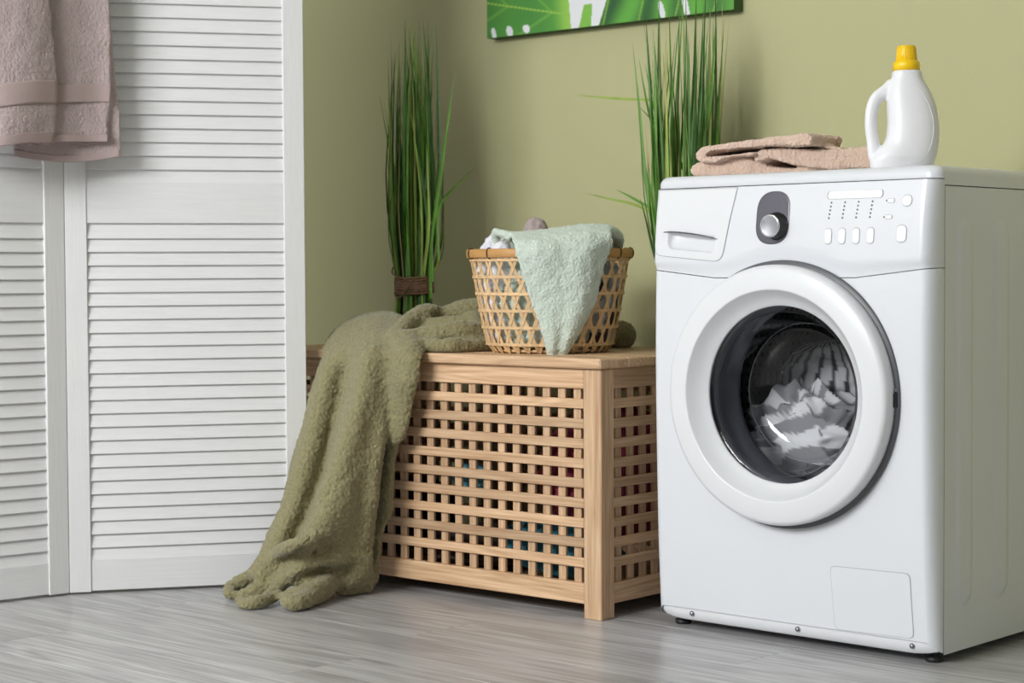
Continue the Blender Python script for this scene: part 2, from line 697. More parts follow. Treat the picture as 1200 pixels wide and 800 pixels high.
def cp_fn(i, j, nz=44):
    X = XS[i]
    z = zlow(X) + .0007 + (.8247 - zlow(X)) * j / (nz - 1)
    return (X, cpan(X, z), z)


V, F = grid(cp_fn, len(XS), 44)
mid = lambda f, a: sum(V[i][a] for i in f) / 4
F = [f for f in F if not (-.563 < mid(f, 0) < -.440 and .7080 - .0918 * (mid(f, 0) + .588) < mid(f, 2) < .750 - .12 * max(0, mid(f, 0) + .54))]   # opening behind the drawer's finger recess
part('control_panel', (V, F), M_WHITE, WM)


# body: two ribbed sides and a back
def rib(y_, z):
    d = 0.
    for yc in (.0685, .198, .3275, .445):
        zz = min(max(z, .122), .732)
        r_ = math.hypot(y_ - yc, z - zz)
        d = max(d, 1 - sstep(.016, .031, r_))
    return .0035 * d


DEP = .50
BT_Y = .075
ys_ = np.linspace(.0013, DEP, 126)
zs_ = np.concatenate([np.linspace(.0175, .16, 36), np.linspace(.17, .69, 30), np.linspace(.70, .8145, 30)])


def side(sgn, x0):
    return grid(lambda i, j: (x0 + sgn * rib(ys_[i], zs_[j]), ys_[i], zs_[j]), len(ys_), len(zs_))


body = part('body', merge(side(1, 0), side(-1, -.6),
                          ([(-.6, DEP, .019), (0, DEP, .019), (0, DEP, .816), (-.6, DEP, .816)], [(0, 1, 2, 3)]),
                          ([(-.6, 0, .02), (0, 0, .02), (0, DEP, .02), (-.6, DEP, .02)], [(0, 1, 2, 3)])), M_WHITE, WM)


# worktop with rounded edges
def lid_outline(inset, rr=.03):
    pts = []
    for i in range(12):
        pts.append((0 - inset, DEP - inset * .5 - (DEP - .0) * i / 12, 0))
    for X in XS[::-1]:
        sx_ = (X + .3) * (1 - inset / .3) - .3
        pts.append((sx_, (-.0215 + inset) * corner(X) + (0 if corner(X) > .3 else 0), 1 if corner(X) > .02 else 0))
    for i in range(1, 13):
        pts.append((-.6 + inset, (DEP - inset * .5) * i / 12, 0))
    return pts


rows_l = []
O0 = lid_outline(0)
zb = [(.8262 if q[2] else .8162) for q in O0]
prof_l = [(.0, None), (.0, .836), (.0015, .8405), (.005, .8455), (.0095, .8485), (.015, .8497), (.022, .850)]
n_o = len(O0)
Vl = []
for ins, z in prof_l:
    for q, zbb in zip(lid_outline(ins), zb):
        Vl.append((q[0], q[1], zbb if z is None else z))
Fl = []
for j in range(len(prof_l) - 1):
    for i in range(n_o):
        a, b = j * n_o + i, j * n_o + (i + 1) % n_o
        Fl.append((a, b, b + n_o, a + n_o))
Fl.append(tuple((len(prof_l) - 1) * n_o + i for i in range(n_o)))
part('top_cover', (Vl, Fl), M_WHITE, WM, fix=True)


# outlines on the front
def rpoly(corners, rad, n=7):
    out = []
    k = len(corners)
    for i in range(k):
        p = np.array(corners[i], float)
        a = np.array(corners[i - 1], float) - p
        b = np.array(corners[(i + 1) % k], float) - p
        r = rad if np.isscalar(rad) else rad[i]
        r = min(r, .49 * np.linalg.norm(a), .49 * np.linalg.norm(b))
        a = p + a / np.linalg.norm(a) * r
        b = p + b / np.linalg.norm(b) * r
        for t in np.linspace(0, 1, n):
            out.append((1 - t) ** 2 * a + 2 * t * (1 - t) * p + t * t * b)
    return np.array(out)


def dense(o, k=28):
    out_ = []
    n = len(o)
    for i in range(n):
        a, b = o[i], o[(i + 1) % n]
        out_.append(a)
        if np.linalg.norm(b - a) > .012:
            out_ += [a + (b - a) * t for t in np.linspace(0, 1, k + 2)[1:-1]]
    return np.array(out_)


def grow(o, d):
    c = o.mean(0)
    v = o - c
    return o + v / np.linalg.norm(v, axis=1)[:, None] * d


def patch(outline, surf, off, rings=6, edge=0.0, rim=False):
    """skin of an outline lying on a front surface, raised by off; edge rounds the rim down"""
    c = outline.mean(0)
    V, F = [], []
    n = len(outline)
    lv = [1.0, .97] + list(np.linspace(.9, .0, rings))
    if edge: lv = [1.0] + lv
    if rim: lv = [1.0, .985, .96]
    for j, s in enumerate(lv):
        for p in outline:
            q = c + (p - c) * s
            o_ = off if (not edge or j > 1) else (off - edge if j == 0 else off - edge * .25)
            if edge and j == 1: q = c + (p - c) * .985
            V.append((q[0], surf(q[0], q[1]) - o_, q[1]))
    for j in range(len(lv) - 1):
        for i in range(n):
            a, b = j * n + i, j * n + (i + 1) % n
            F.append((a, b, b + n, a + n))
    return V, F


part('cover_joint', grid(lambda i, j: (XS[i], cpan(XS[i], .8247) + .0006 * corner(XS[i]) + .0003, (.8238, .8270)[j]), len(XS), 2), M_DARK, WM)
# detergent drawer with a finger recess
dr_o = rpoly([(-.583, .8240), (-.588, .7035), (-.430, .6890), (-.404, .8240)], [.002, .022, .02, .002], 9)
dr_o = dense(dr_o)
part('drawer_gap', patch(grow(dr_o, .0011), cpan, .0004, rim=True), M_LINE, WM, fix=True)
rc_o = rpoly([(-.556, .744), (-.556, .7140), (-.446, .7050), (-.446, .735)], [.003, .016, .012, .003], 9)
rc_o = dense(rc_o)
assert len(rc_o) == len(dr_o)
nd = len(dr_o)
Vd, Fd = [], []
rings = [(dr_o, 1.0, .0011)]
for s in np.linspace(0, 1, 22):
    rings.append((None, s, .0011))
for o_, s, off in rings:
    for p, q in zip(dr_o, rc_o):
        w = p * (1 - s) + q * s if o_ is None else p
        Vd.append((w[0], cpan(w[0], w[1]) - off, w[1]))
cq = rc_o.mean(0)
for sc_, dep in ((.985, -.001), (.95, .006), (.88, .011), (.6, .014), (.0, .014)):
    for q in rc_o:
        w = cq + (q - cq) * sc_
        Vd.append((w[0], cpan(w[0], w[1]) + dep * (.25 + .75 * sstep(.698, .742, w[1])), w[1]))
for j in range(len(Vd) // nd - 1):
    for i in range(nd):
        a, b = j * nd + i, j * nd + (i + 1) % nd
        Fd.append((a, b, b + nd, a + nd))
dr = part('detergent_drawer', (Vd, Fd), M_WHITE_PL, WM, fix=True)
hp = [(x_, cpan(x_, z_) - o_, z_) for x_, z_, o_ in ((-.565, .7455, .001), (-.54, .7455, .006), (-.50, .742, .009), (-.465, .7365, .006), (-.441, .7305, .001))]
part('drawer_handle', tube(hp, [.0015, .003, .0035, .003, .0015], 8, 24, flat=.45), M_DKGREY, dr)

# programme dial
ov = rpoly([(-.3565, .8145), (-.3575, .7195), (-.2865, .7195), (-.2855, .8145)], .036, 14)
part('dial_plate', patch(ov, cpan, .0012, edge=.001), M_OVAL, WM, fix=True)
KC = (-.3115, .752)
ky = cpan(*KC)
kn = part('dial_knob', merge(lathe([(.0245, .0), (.0245, -.004), (.0225, -.008), (.0215, -.021), (.0205, -.0225)], 40, 'y', (KC[0], ky, KC[1]))), M_BLACK, WM, fix=True)
part('knob_face', merge(lathe([(.0208, -.0215), (.0205, -.0235), (.0195, -.0245), (.0175, -.0240), (.0, -.0238)], 40, 'y', (KC[0], ky, KC[1]))), M_CHROME, kn, fix=True)

# display, lamps and buttons
dsp = rpoly([(-.209, .8105), (-.209, .7965), (-.099, .7965), (-.099, .8105)], .006, 6)
part('display_edge_shade', patch(grow(dsp, .0011), cpan, .0004), M_DKGREY, WM, fix=True)  # dark edge painted in for the shadow around the display window
part('display_window', patch(dsp, cpan, .0016, edge=.001), M_BTN, WM, fix=True)
for ci, cx in enumerate((-.2005, -.173, -.1455, -.118)):
    for k in range(5):
        z = .7905 - .0067 * k
        X = cx - .0008 * k
        part('indicator_dot', lathe([(.0017, .0), (.0016, -.0007), (0, -.0009)], 10, 'y', (X, cpan(X, z), z)), M_LED, WM, fix=True)


def button(x, z, w, h, r):
    o_ = rpoly([(x - w / 2, z + h / 2), (x - w / 2, z - h / 2), (x + w / 2, z - h / 2), (x + w / 2, z + h / 2)], r, 7)
    b = part('button', patch(o_, cpan, .0016, edge=.0012), M_BTN, WM, fix=True)
    part('button_gap', patch(grow(o_, .0008), cpan, .0004), M_LINE, b, fix=True)


for cx in (-.203, -.175, -.1465, -.118):
    button(cx, .732, .0135, .027, .0066)
button(-.0505, .790, .0185, .0185, .009)
button(-.0575, .734, .019, .029, .0092)
for z in (.791, .763):
    button(-.0815 - (.791 - z) * .1, z, .0135, .0068, .0033)
    part('indicator_dot', lathe([(.0014, .0), (.0013, -.0007), (0, -.0009)], 10, 'y', (-.0905 - (.791 - z) * .1, cpan(-.09, z), z)), M_LED, WM, fix=True)

# filter hatch, skirt, screws, feet
ht = rpoly([(-.2045, .1535), (-.199, .0415), (-.0425, .0445), (-.0455, .1560)], .011, 8)
part('hatch_gap', patch(grow(ht, .0010), fpan, .0004), M_LINE, WM, fix=True)
part('filter_hatch', patch(ht, fpan, .0011), M_WHITE, WM, fix=True)
part('skirt', grid(lambda i, j: (-.598 + .596 * i / 40, (FY(.04) + (.004, .003, .006, .012)[j]) * corner(-.598 + .596 * i / 40),
                                (.0405, .038, .0225, .0165)[j] + (.010 * max(0, 1 - i / 4.) ** 2 + .008 * max(0, 1 - (40 - i) / 4.) ** 2 if j > 1 else 0)), 41, 4), M_WHITE_PL, WM, fix=True)
for X in (-.517, -.281, -.048):
    s_ = part('screw', lathe([(.0048, .002), (.0048, -.002), (.0035, -.004), (0, -.0045)], 14, 'y', (X, FY(.04) + .004, .0305)), M_STEEL, WM, fix=True)
for X in (-.57, -.03):
    for yy in (.022, DEP - .04):
        part('foot', merge(lathe([(.0, 0), (.014, 0), (.0155, .002), (.0155, .008), (.010, .010), (.010, .0185)], 20, 'z', (X, yy, 0))), M_BLACK, WM, fix=True)

# round door
dx, dz = DC
sy = FY(dz)
door = part('door', lathe([(.2255, sy - .0005), (.2300, sy - .004), (.2315, sy - .010), (.2315, sy - .026), (.2300, sy - .031), (.2265, sy - .0345), (.222, sy - .0362),
                           (.205, sy - .0385), (.1905, sy - .0398), (.1885, sy - .0398), (.1872, sy - .0390), (.1862, sy - .0375), (.180, sy - .0285), (.173, sy - .0195), (.1655, sy - .0125), (.1600, sy - .0085), (.1585, sy - .007),
                           (.1585, sy - .002), (.17, sy + .003), (.2255, sy - .0005)], 128, 'y', (dx, 0, dz)), M_WHITE_PL, WM, fix=True)
part('door_recess_shade', lathe([(.206, sy + .008), (.2375, sy + .004), (.2395, sy - .0015), (.2375, sy - .004), (.224, sy - .004)], 128, 'y', (dx, 0, dz)), M_DKGREY, door, fix=True)  # dark ring painted in for the shade of the recess round the door
la = 2
part('door_latch', box_vf(dx + .2290, dx + .2350, sy - .012, sy - .001, dz - .012, dz + .012, .001), M_BLACK, door, smooth=False)
part('latch_plate', box_vf(dx + .2300, dx + .2356, sy - .010, sy - .003, dz + .014, dz + .020, .0008), M_STEEL, door, smooth=False)

GL = bpy.data.materials.new('door_glass')
GL.use_nodes = True
nt = GL.node_tree
nt.nodes.clear()
out = nt.nodes.new('ShaderNodeOutputMaterial')
mx = nt.nodes.new('ShaderNodeMixShader')
tr = nt.nodes.new('ShaderNodeBsdfTransparent')
tr.inputs[0].default_value = (.86, .87, .88, 1)
gs = nt.nodes.new('ShaderNodeBsdfGlossy')
gs.inputs['Roughness'].default_value = .03
fr_ = nt.nodes.new('ShaderNodeFresnel')
fr_.inputs[0].default_value = 1.5
nt.links.new(fr_.outputs[0], mx.inputs[0])
nt.links.new(tr.outputs[0], mx.inputs[1])
nt.links.new(gs.outputs[0], mx.inputs[2])
nt.links.new(mx.outputs[0], out.inputs[0])
glass = part('door_glass', lathe([(.160, sy - .004), (.152, sy - .004), (.147, sy + .004), (.140, sy + .03), (.130, sy + .066), (.120, sy + .080), (.100, sy + .088), (.06, sy + .092), (.001, sy + .093)], 96, 'y', (dx, 0, dz)), GL, door, fix=True)
M_GLHIGHLIGHT = mat('glass_highlight', lin(176, 180, 184), .15, coat=.5)  # pale rings painted in for highlights along the rim of the glass bowl
for gr, gy in ((.1475, sy + .006), (.1255, sy + .074)):
    part('glass_highlight_line', lathe([(gr + .0008 * math.cos(t), gy + .0008 * math.sin(t)) for t in np.linspace(0, 2 * PI, 7)], 96, 'y', (dx, 0, dz)), M_GLHIGHLIGHT, door)
part('drum_gasket', lathe([(.212, -.022), (.190, -.018), (.172, -.020), (.166, -.024), (.1635, -.018), (.166, -.004), (.171, .012), (.168, .030), (.160, .040), (.163, .055), (.170, .062), (.236, .066)], 96, 'y', (dx, 0, dz)), M_GREYRUB, WM, fix=True)

# drum with punched holes
DM = bpy.data.materials.new('perforated_steel')
DM.use_nodes = True
nt = DM.node_tree
bs = nt.nodes['Principled BSDF']
bs.inputs['Metallic'].default_value = .85
bs.inputs['Roughness'].default_value = .4
uvn = nt.nodes.new('ShaderNodeAttribute')
uvn.attribute_name = 'drum'
vo = nt.nodes.new('ShaderNodeTexVoronoi')
vo.inputs['Randomness'].default_value = 0
vo.inputs['Scale'].default_value = 1.
nt.links.new(uvn.outputs['Vector'], vo.inputs['Vector'])
lt = nt.nodes.new('ShaderNodeMath')
lt.operation = 'LESS_THAN'
lt.inputs[1].default_value = .22
nt.links.new(vo.outputs['Distance'], lt.inputs[0])
cm = nt.nodes.new('ShaderNodeMix')
cm.data_type = 'RGBA'
cm.inputs[6].default_value = lin(112, 112, 116)
cm.inputs[7].default_value = lin(14, 14, 15)
nt.links.new(lt.outputs[0], cm.inputs[0])
nt.links.new(cm.outputs[2], bs.inputs['Base Color'])
DR, DY0, DY1 = .235, .064, .37
drum = part('drum', lathe([(DR, DY0), (DR, .12), (DR, .2), (DR, .3), (DR, DY1)], 96, 'y', (dx, 0, dz)), DM, WM)
at_ = drum.data.attributes.new('drum', 'FLOAT_VECTOR', 'POINT')
vals = []
for v in drum.data.vertices:
    vals += [(math.atan2(v.co.z - dz, v.co.x - dx) + PI) * DR / .02, v.co.y / .02, 0.]
at_.data.foreach_set('vector', vals)
part('drum_back', merge(lathe([(DR, DY1 - .001), (.10, DY1 - .03), (.0, DY1 - .03)], 64, 'y', (dx, 0, dz))), M_STEEL, WM, fix=True)
for a in (1.9, 4.0, 6.1):
    ca, sa = math.cos(a), math.sin(a)
    V, F = [], []
    for j, yy in enumerate(np.linspace(DY0 + .005, DY1 - .02, 9)):
        hh = .045 * (1 - .25 * abs(j - 4) / 4)
        for w_, h_ in ((-.03, 0), (-.016, .6), (0, 1), (.016, .6), (.03, 0)):
            rr_ = DR - .0005 - hh * h_
            V.append((dx + rr_ * ca - w_ * sa, yy, dz + rr_ * sa + w_ * ca))
        if j:
            for q in range(4):
                b0 = (j - 1) * 5 + q
                F.append((b0, b0 + 1, b0 + 6, b0 + 5))
    part('drum_paddle', (V, F), mat('paddle_plastic', lin(150, 152, 158), .4), WM, fix=True)


# laundry inside the drum
def crumple(name, c, size, seed, colfn, mat_, n=72, amp=.35, fr=3.0, clamp=None, rotz=0.):
    V = []
    off = Vector((seed * 7.3, seed * 3.1, seed * 1.7))
    for j in range(n + 1):
        for i in range(n):
            a, b = 2 * PI * i / n, PI * j / n
            d = Vector((math.sin(b) * math.cos(a), math.sin(b) * math.sin(a), math.cos(b)))
            q_ = d * 1.3 + off
            w = d + .35 * Vector((noise.noise(q_), noise.noise(q_ + Vector((5.2, 1.3, 9.1))), noise.noise(q_ + Vector((2.7, 8.4, 4.6)))))
            h = (1 - abs(noise.noise(w * fr + off)) * 2) * .5 + (1 - abs(noise.noise(w * fr * 2.1 + off)) * 2) * .22
            r_ = 1 + amp * (h - .35)
            p = Vector((d.x * size[0] * r_, d.y * size[1] * r_, d.z * size[2] * r_))
            p.rotate(Matrix.Rotation(rotz, 3, 'Z'))
            p += Vector(c)
            if clamp: p = clamp(p)
            V.append(p)
    F = []
    for j in range(n):
        for i in range(n):
            a, b = j * n + i, j * n + (i + 1) % n
            F.append((a, b, b + n, a + n))
    me = make_mesh(name, V, F, mat_)
    fix_normals(me)
    o = link(name, me)
    if colfn:
        a_ = me.color_attributes.new('print', 'FLOAT_COLOR', 'POINT')
        cols = []
        for j in range(n + 1):
            for i in range(n):
                cols += list(colfn(i / n, j / n, off))
        if len(me.vertices) == (n + 1) * n:
            a_.data.foreach_set('color', cols)
    return to_base(o)


W_, G_, K_ = lin(232, 232, 234), lin(150, 150, 154), lin(58, 58, 62)


def stripes_wide(u, v, off):
    s = (v * 5 + u * 3 + .9 * noise.noise(Vector((u * 4, v * 4, 1)) + off)) % 1.
    return W_ if s > .45 else G_


def stripes_thin(u, v, off):
    s = (u * 20 + .5 * noise.noise(Vector((u * 3, v * 3, 2)) + off)) % 1.
    return K_ if s < .34 else lin(222, 222, 223)


def drum_clamp(p):
    q = Vector((p.x - dx, 0, p.z - dz))
    lim = DR - .004
    # keep clear of the glass bowl
    if p.y < sy + .1:
        p.y = sy + .1 + (p.y - sy - .1) * .05
    if q.length > lim:
        q *= lim / q.length
        p.x, p.z = dx + q.x, dz + q.z
    return p


M_STRIPE = attr_mat('striped_cotton', 'print', .9, .3, 500, .2)
c1 = on_y(950, 515, .12)
o = crumple('striped_shirt', (c1[0], .13, .345), (.135, .09, .10), 1, stripes_wide, M_STRIPE, n=110, clamp=drum_clamp, amp=.85, fr=1.9)
tag(o, 'white and grey broad-striped garment in the washing machine drum', 'garment')
c2 = on_y(950, 430, .2)
o = crumple('thin_striped_top', (c2[0] + .02, .23, .44), (.105, .055, .095), 2, stripes_thin, M_STRIPE, n=100, clamp=drum_clamp, amp=.22, fr=1.4)
tag(o, 'pale grey top with thin dark stripes at the back of the drum', 'garment')
c3 = on_y(915, 542, .09)
o = crumple('striped_sock', (c3[0], .095, .288), (.03, .022, .024), 3, lambda u, v, f: K_ if (v * 4) % 1 < .25 else W_, M_STRIPE, n=32, clamp=drum_clamp)
tag(o, 'small white sock with black stripes low in the drum', 'sock')

# ------------------------------------------------------------------ detergent bottle
bc = on_y(1058, 190, BT_Y)
BOT = empty('detergent_bottle', (bc[0], BT_Y, .8503), math.atan2(CR[1], CR[0]))
tag(BOT, 'white plastic detergent bottle with a yellow cap and loop handle', 'bottle')
bd = float((np.array([bc[0], BT_Y, .9]) - CAM) @ CF)
PXM = FPX / bd


def bl(px, py):
    """photo pixel to the bottle's own plane"""
    p = on_y(1058, py, BT_Y)
    return (px - 1058) / PXM, p[2] - .8503


right_o = [(1079, 83), (1081.5, 94), (1088, 105), (1095, 121), (1099, 141), (1100, 159), (1098, 177), (1094, 191), (1091, 197)]
left_o = [(1046, 83), (1044.5, 92), (1042, 100), (1039.5, 108), (1039, 120), (1040, 135), (1040, 150), (1037, 165), (1028, 176), (1020.5, 186), (1020, 197)]
ro = np.array([bl(*q) for q in right_o])
lo = np.array([bl(*q) for q in left_o])
zz = np.linspace(ro[0, 1], 0.0, 44)
rs = spline(ro[::-1], 80)
ls = spline(lo[::-1], 80)
Vb, nb = [], 36
thk = lambda z: np.interp(z, [0, .02, .08, .13, .16, .175, .2], [.030, .036, .037, .033, .025, .0245, .0245])
for z in zz[::-1]:
    xr = np.interp(z, rs[:, 1], rs[:, 0])
    xl = np.interp(z, ls[:, 1], ls[:, 0])
    cx, hw, ht_ = (xl + xr) / 2, (xr - xl) / 2, float(thk(z))
    for i in range(nb):
        a = 2 * PI * i / nb
        ex = 2 / 2.5
        x_ = cx + hw * math.copysign(abs(math.cos(a)) ** ex, math.cos(a))
        y_ = ht_ * math.copysign(abs(math.sin(a)) ** ex, math.sin(a))
        Vb.append((x_, y_, z))
Fb = [(j * nb + i, j * nb + (i + 1) % nb, (j + 1) * nb + (i + 1) % nb, (j + 1) * nb + i) for j in range(len(zz) - 1) for i in range(nb)]
Fb.append(tuple(range(nb))[::-1])
Fb.append(tuple((len(zz) - 1) * nb + i for i in range(nb)))
hpts = [bl(*q) for q in ((1047, 99), (1038, 107), (1028, 114), (1022.5, 125), (1020.5, 140), (1021, 153), (1023, 166), (1025, 178), (1030, 188))]
handle = tube([(a, 0, b) for a, b in hpts], [.011, .0098, .0092, .0090, .0088, .0088, .0090, .0105, .013], 14, 40, flat=1.25)
bo = fuse('bottle_body', [(Vb, Fb), handle], .0021, 5, M_BOTTLE)
bo.name = 'bottle_body'
bo.parent = BOT
# raised outline of the label field
emb = [bl(*q) for q in ((1062, 101), (1070, 103), (1078, 113), (1085, 127), (1089, 143), (1089, 160), (1084, 178), (1074, 190), (1060, 192))]


def bsurf(x, z):
    xr = np.interp(z, rs[:, 1], rs[:, 0])
    xl = np.interp(z, ls[:, 1], ls[:, 0])
    c = min(.98, abs((x - (xl + xr) / 2) / ((xr - xl) / 2)))
    return -float(thk(z)) * (1 - c ** 2.5) ** .4


part('embossed_outline', tube([(a, bsurf(a, b) + .0006, b) for a, b in emb], .0011, 6, 40), M_BOTTLE, BOT)
zc0 = bl(1061, 83.5)[1]
zc1 = bl(1061, 54)[1]
xc = bl(1062, 60)[0]
hc = zc1 - zc0
capr = []
base_r, top_r = 15.6 / PXM, 10.6 / PXM
cp_ = part('bottle_cap', merge(lathe([(.0, 0), (base_r, 0), (base_r, hc * .22), (base_r * .975, hc * .33), (base_r * .90, hc * .38), (top_r * 1.13, hc * .42), (top_r * 1.07, hc * .65), (top_r, hc * .94), (top_r * .94, hc), (0, hc)], 40, 'z', (xc, 0, zc0))), M_CAP, BOT, fix=True)
for i in range(30):
    a = 2 * PI * i / 30
    r_ = top_r * 1.09
    part('grip_rib', tube([(xc + r_ * 1.03 * math.cos(a), r_ * 1.03 * math.sin(a), zc0 + hc * .42), (xc + top_r * math.cos(a), top_r * math.sin(a), zc0 + hc * .93)], .0006, 5), M_CAP, cp_)

# ------------------------------------------------------------------ leaf print on canvas
CVX0, CVX1, CVZ, CVH, CVY = -1.537, -.805, 1.2375, .50, .515
G1, G2, G3, G4 = np.array(lin(58, 122, 52)), np.array(lin(96, 168, 62)), np.array(lin(158, 206, 84)), np.array(lin(34, 84, 40))
WHT = np.array(lin(226, 228, 230))


def leafcol(u, v):
    """flat print; u along the canvas 0..1, v metres above the lower edge"""
    w = CVX1 - CVX0
    x = u * w
    hole = lambda hx, hv, rx, rv: ((x - hx + .25 * (v - hv)) / rx) ** 2 + ((v - hv) / rv) ** 2 < 1
    n1 = noise.noise(Vector((x * 9, v * 9, 0)))
    # left leaf
    edge_l = .268 - .10 * v - .35 * max(0, v - .12)
    edge_r = .352 + .42 * v - 1.2 * max(0, v - .2) ** 2
    tri = (.292 + .30 * v < x < .330 + .02 * v) and v < .052
    if x < edge_l:
        for a in ((.022, .010, .007, .015), (.074, .010, .011, .014), (.128, .012, .011, .010), (.108, .098, .017, .012), (.20, .15, .02, .014), (.05, .2, .02, .03)):
            if hole(*a): return WHT
        rib_ = abs(v - (.085 - .20 * x))
        side_ = abs(((x * .55 + abs(v - .085 + .2 * x) * .9) * 13) % 1. - .5)
        t = min(1, max(0, .35 + 1.6 * (x - .08) + .3 * n1))
        c = G1 * (1 - t) + G2 * t
        t2 = sstep(edge_l - .06, edge_l, x)
        c = c * (1 - t2 * .8) + G3 * t2 * .8
        if rib_ < .002: c = G3 * .8
        elif side_ < .05: c = c * .8 + G3 * .2
        return c
    if x > edge_r:
        for a in ((.535, .016, .008, .022), (.602, .018, .008, .030), (.69, .06, .012, .03), (.56, .14, .02, .03), (.44, .22, .02, .03)):
            if hole(*a): return WHT
        s = .5 + .5 * math.sin((x - .3 * v) * 62 + 1.5 * n1)
        t = min(1, max(0, (x - edge_r) * 2.2 + .2 * n1))
        c = (G4 * (1 - s) + G2 * s) * (1 - .45 * t) + G2 * .45 * t
        if abs(((x - .3 * v) * 9.6) % 1 - .5) < .03: c = c * .6 + G3 * .4
        return c
    if tri:
        return G2 * .6 + G3 * .4
    return WHT


CVM = attr_mat('leaf_print_on_canvas', 'print', .6, .25, 900)
nu, nv = 300, 200
cv = empty('canvas_picture', ((CVX0 + CVX1) / 2, CVY, CVZ))
tag(cv, 'canvas print of green monstera leaves hanging on the olive wall', 'picture')
cxm = (CVX0 + CVX1) / 2
V, F = grid(lambda i, j: (CVX0 + (CVX1 - CVX0) * i / (nu - 1) - cxm, 0, CVH * j / (nv - 1)), nu, nv)
fo = part('canvas_front', (V, F), CVM, cv, smooth=False)
cols = []
for j in range(nv):
    for i in range(nu):
        cols += list(np.asarray(leafcol(i / (nu - 1), CVH * j / (nv - 1))))
a_ = fo.data.color_attributes.new('print', 'FLOAT_COLOR', 'POINT')
a_.data.foreach_set('color', [float(np.clip(c, 0, 1)) for c in cols])
part('canvas_edge', box_vf(CVX0 - cxm, CVX1 - cxm, .0006, WALL_Y - CVY - .0005, 0, CVH), mat('canvas_side', lin(64, 96, 50), .8), cv, smooth=False)

# ------------------------------------------------------------------ bound bundles of tall grass
M_BL = [mat('blade_green_%d' % i, c, .45, var=.2, vscale=20) for i, c in enumerate((lin(72, 118, 40), lin(94, 142, 48), lin(52, 90, 34), lin(146, 166, 76), lin(176, 168, 104)))]


def ribbon(pts, width, n=12, face=None):
    P = spline(pts, n)
    T = np.gradient(P, axis=0)
    T /= np.linalg.norm(T, axis=1)[:, None]
    ph = rng.uniform(0, 2 * PI)
    s0 = np.array([math.cos(ph), math.sin(ph), .0]) if face is None else np.array(face)
    V = []
    for k, (p, t) in enumerate(zip(P, T)):
        s = s0 - t * (s0 @ t)
        s /= np.linalg.norm(s)
        nn = np.cross(t, s)
        f = k / (n - 1)
        w = width * (1 - max(0, (f - .35) / .65) ** 1.6) * .5 + .0002
        V += [p - s * w, p + nn * w * .35, p + s * w]
    F = []
    for k in range(n - 1):
        a = k * 3
        F += [(a, a + 1, a + 4, a + 3), (a + 1, a + 2, a + 5, a + 4)]
    return V, F


def grass(loc, nbl, label, extras, spread=1.0, hmax=.80, taper=.75):
    root = empty('grass_bundle', loc)
    tag(root, label, 'plant', 'bound bundles of tall grass on the chest')
    for i in range(nbl):
        a = rng.uniform(0, 2 * PI)
        r0 = .042 * math.sqrt(rng.uniform(0.02, 1))
        h = hmax * rng.uniform(.62, 1.0) * (1 - .18 * (r0 / .042) ** 2 * rng.uniform(0, 1))
        if rng.random() < .22: h *= rng.uniform(.55, .8)
        c, s = math.cos(a), math.sin(a)
        k = rng.uniform(.85, 1.45) * spread
        jx, jy = rng.normal(0, .012, 2)
        pts = [(c * r0 * 1.22, s * r0 * 1.22, 0), (c * r0 * 1.0, s * r0 * 1.0, .13), (c * r0 * 1.25 * k + jx * .3, s * r0 * 1.25 * k + jy * .3, .13 + (h - .13) * .4),
               (c * r0 * 1.3 * k * taper ** .5 + jx * .8, s * r0 * 1.3 * k * taper ** .5 + jy * .8, .13 + (h - .13) * .75), (c * r0 * 1.25 * k * taper + jx * 1.4, s * r0 * 1.25 * k * taper + jy * 1.4, h)]
        mi = rng.choice(5, p=[.32, .30, .18, .12, .08])
        part('blade', ribbon(pts, rng.uniform(.0055, .0095)), M_BL[mi], root)
    for pts in extras:
        part('blade', ribbon(pts, .0062, 16, face=(.6, .3, .5) if abs(pts[-1][2] - pts[0][2]) < .12 else (.74, .67, 0)), M_BL[rng.choice([0, 1, 3])], root)
    tw = part('twine', merge(*[tube([(.0455 * math.cos(t), .0455 * math.sin(t), .118 + k * .0042 + .002 * math.sin(t + k)) for t in np.linspace(0, 2 * PI, 40)], .0026, 6) for k in range(9)]), M_TWINE, root)
    part('twine_end', tube([(.036, -.03, .135), (.02, -.047, .15), (-.005, -.052, .158), (-.028, -.045, .165), (-.02, -.05, .178)], .0018, 6, 24), M_TWINE, tw)
    part('twine_end', tube([(-.03, -.036, .12), (-.01, -.05, .108), (.01, -.05, .112), (.033, -.038, .15)], .0018, 6, 24), M_TWINE, tw)
    return root


def rel(px, py, y, loc):
    return on_y(px, py, y) - np.array(loc)


LP = on_y(486, 410, .30)
loc = (LP[0], .30, LIDT)
ex = []
for tip, mid, b in (((445, 112), (460, 200), (472, 300)), ((450, 120), (463, 205), (474, 300)), ((533, 85), (524, 150), (507, 270)), ((527, 120), (519, 190), (505, 290)), ((558, 195), (535, 218), (514, 245))):
    ex.append([rel(b[0], b[1] + 60, .29, loc), rel(b[0], b[1], .285, loc), rel(mid[0], mid[1], .28, loc), rel(tip[0], tip[1], .28, loc)])
grass(loc, 190, 'twine-bound bundle of tall green grass at the blanket end of the chest', ex)
RP = on_y(799, 410, .37)
loc = (RP[0], .37, LIDT)
ex = []
for pts in (((765, 117), (735, 116), (705, 114), (673, 111)), ((808, 215), (790, 175), (768, 145), (748, 124)), ((765, 250), (745, 240), (715, 233), (684, 226)), ((765, 245), (752, 238), (738, 230), (722, 222)),
            ((770, 270), (763, 225), (755, 190), (750, 155)), ((785, 240), (770, 170), (758, 120), (749, 70)), ((788, 230), (778, 170), (765, 120), (756, 75)), ((820, 200), (832, 120), (836, 70), (839, 20))):
    ex.append([rel(q[0], q[1], .36, loc) for q in pts])
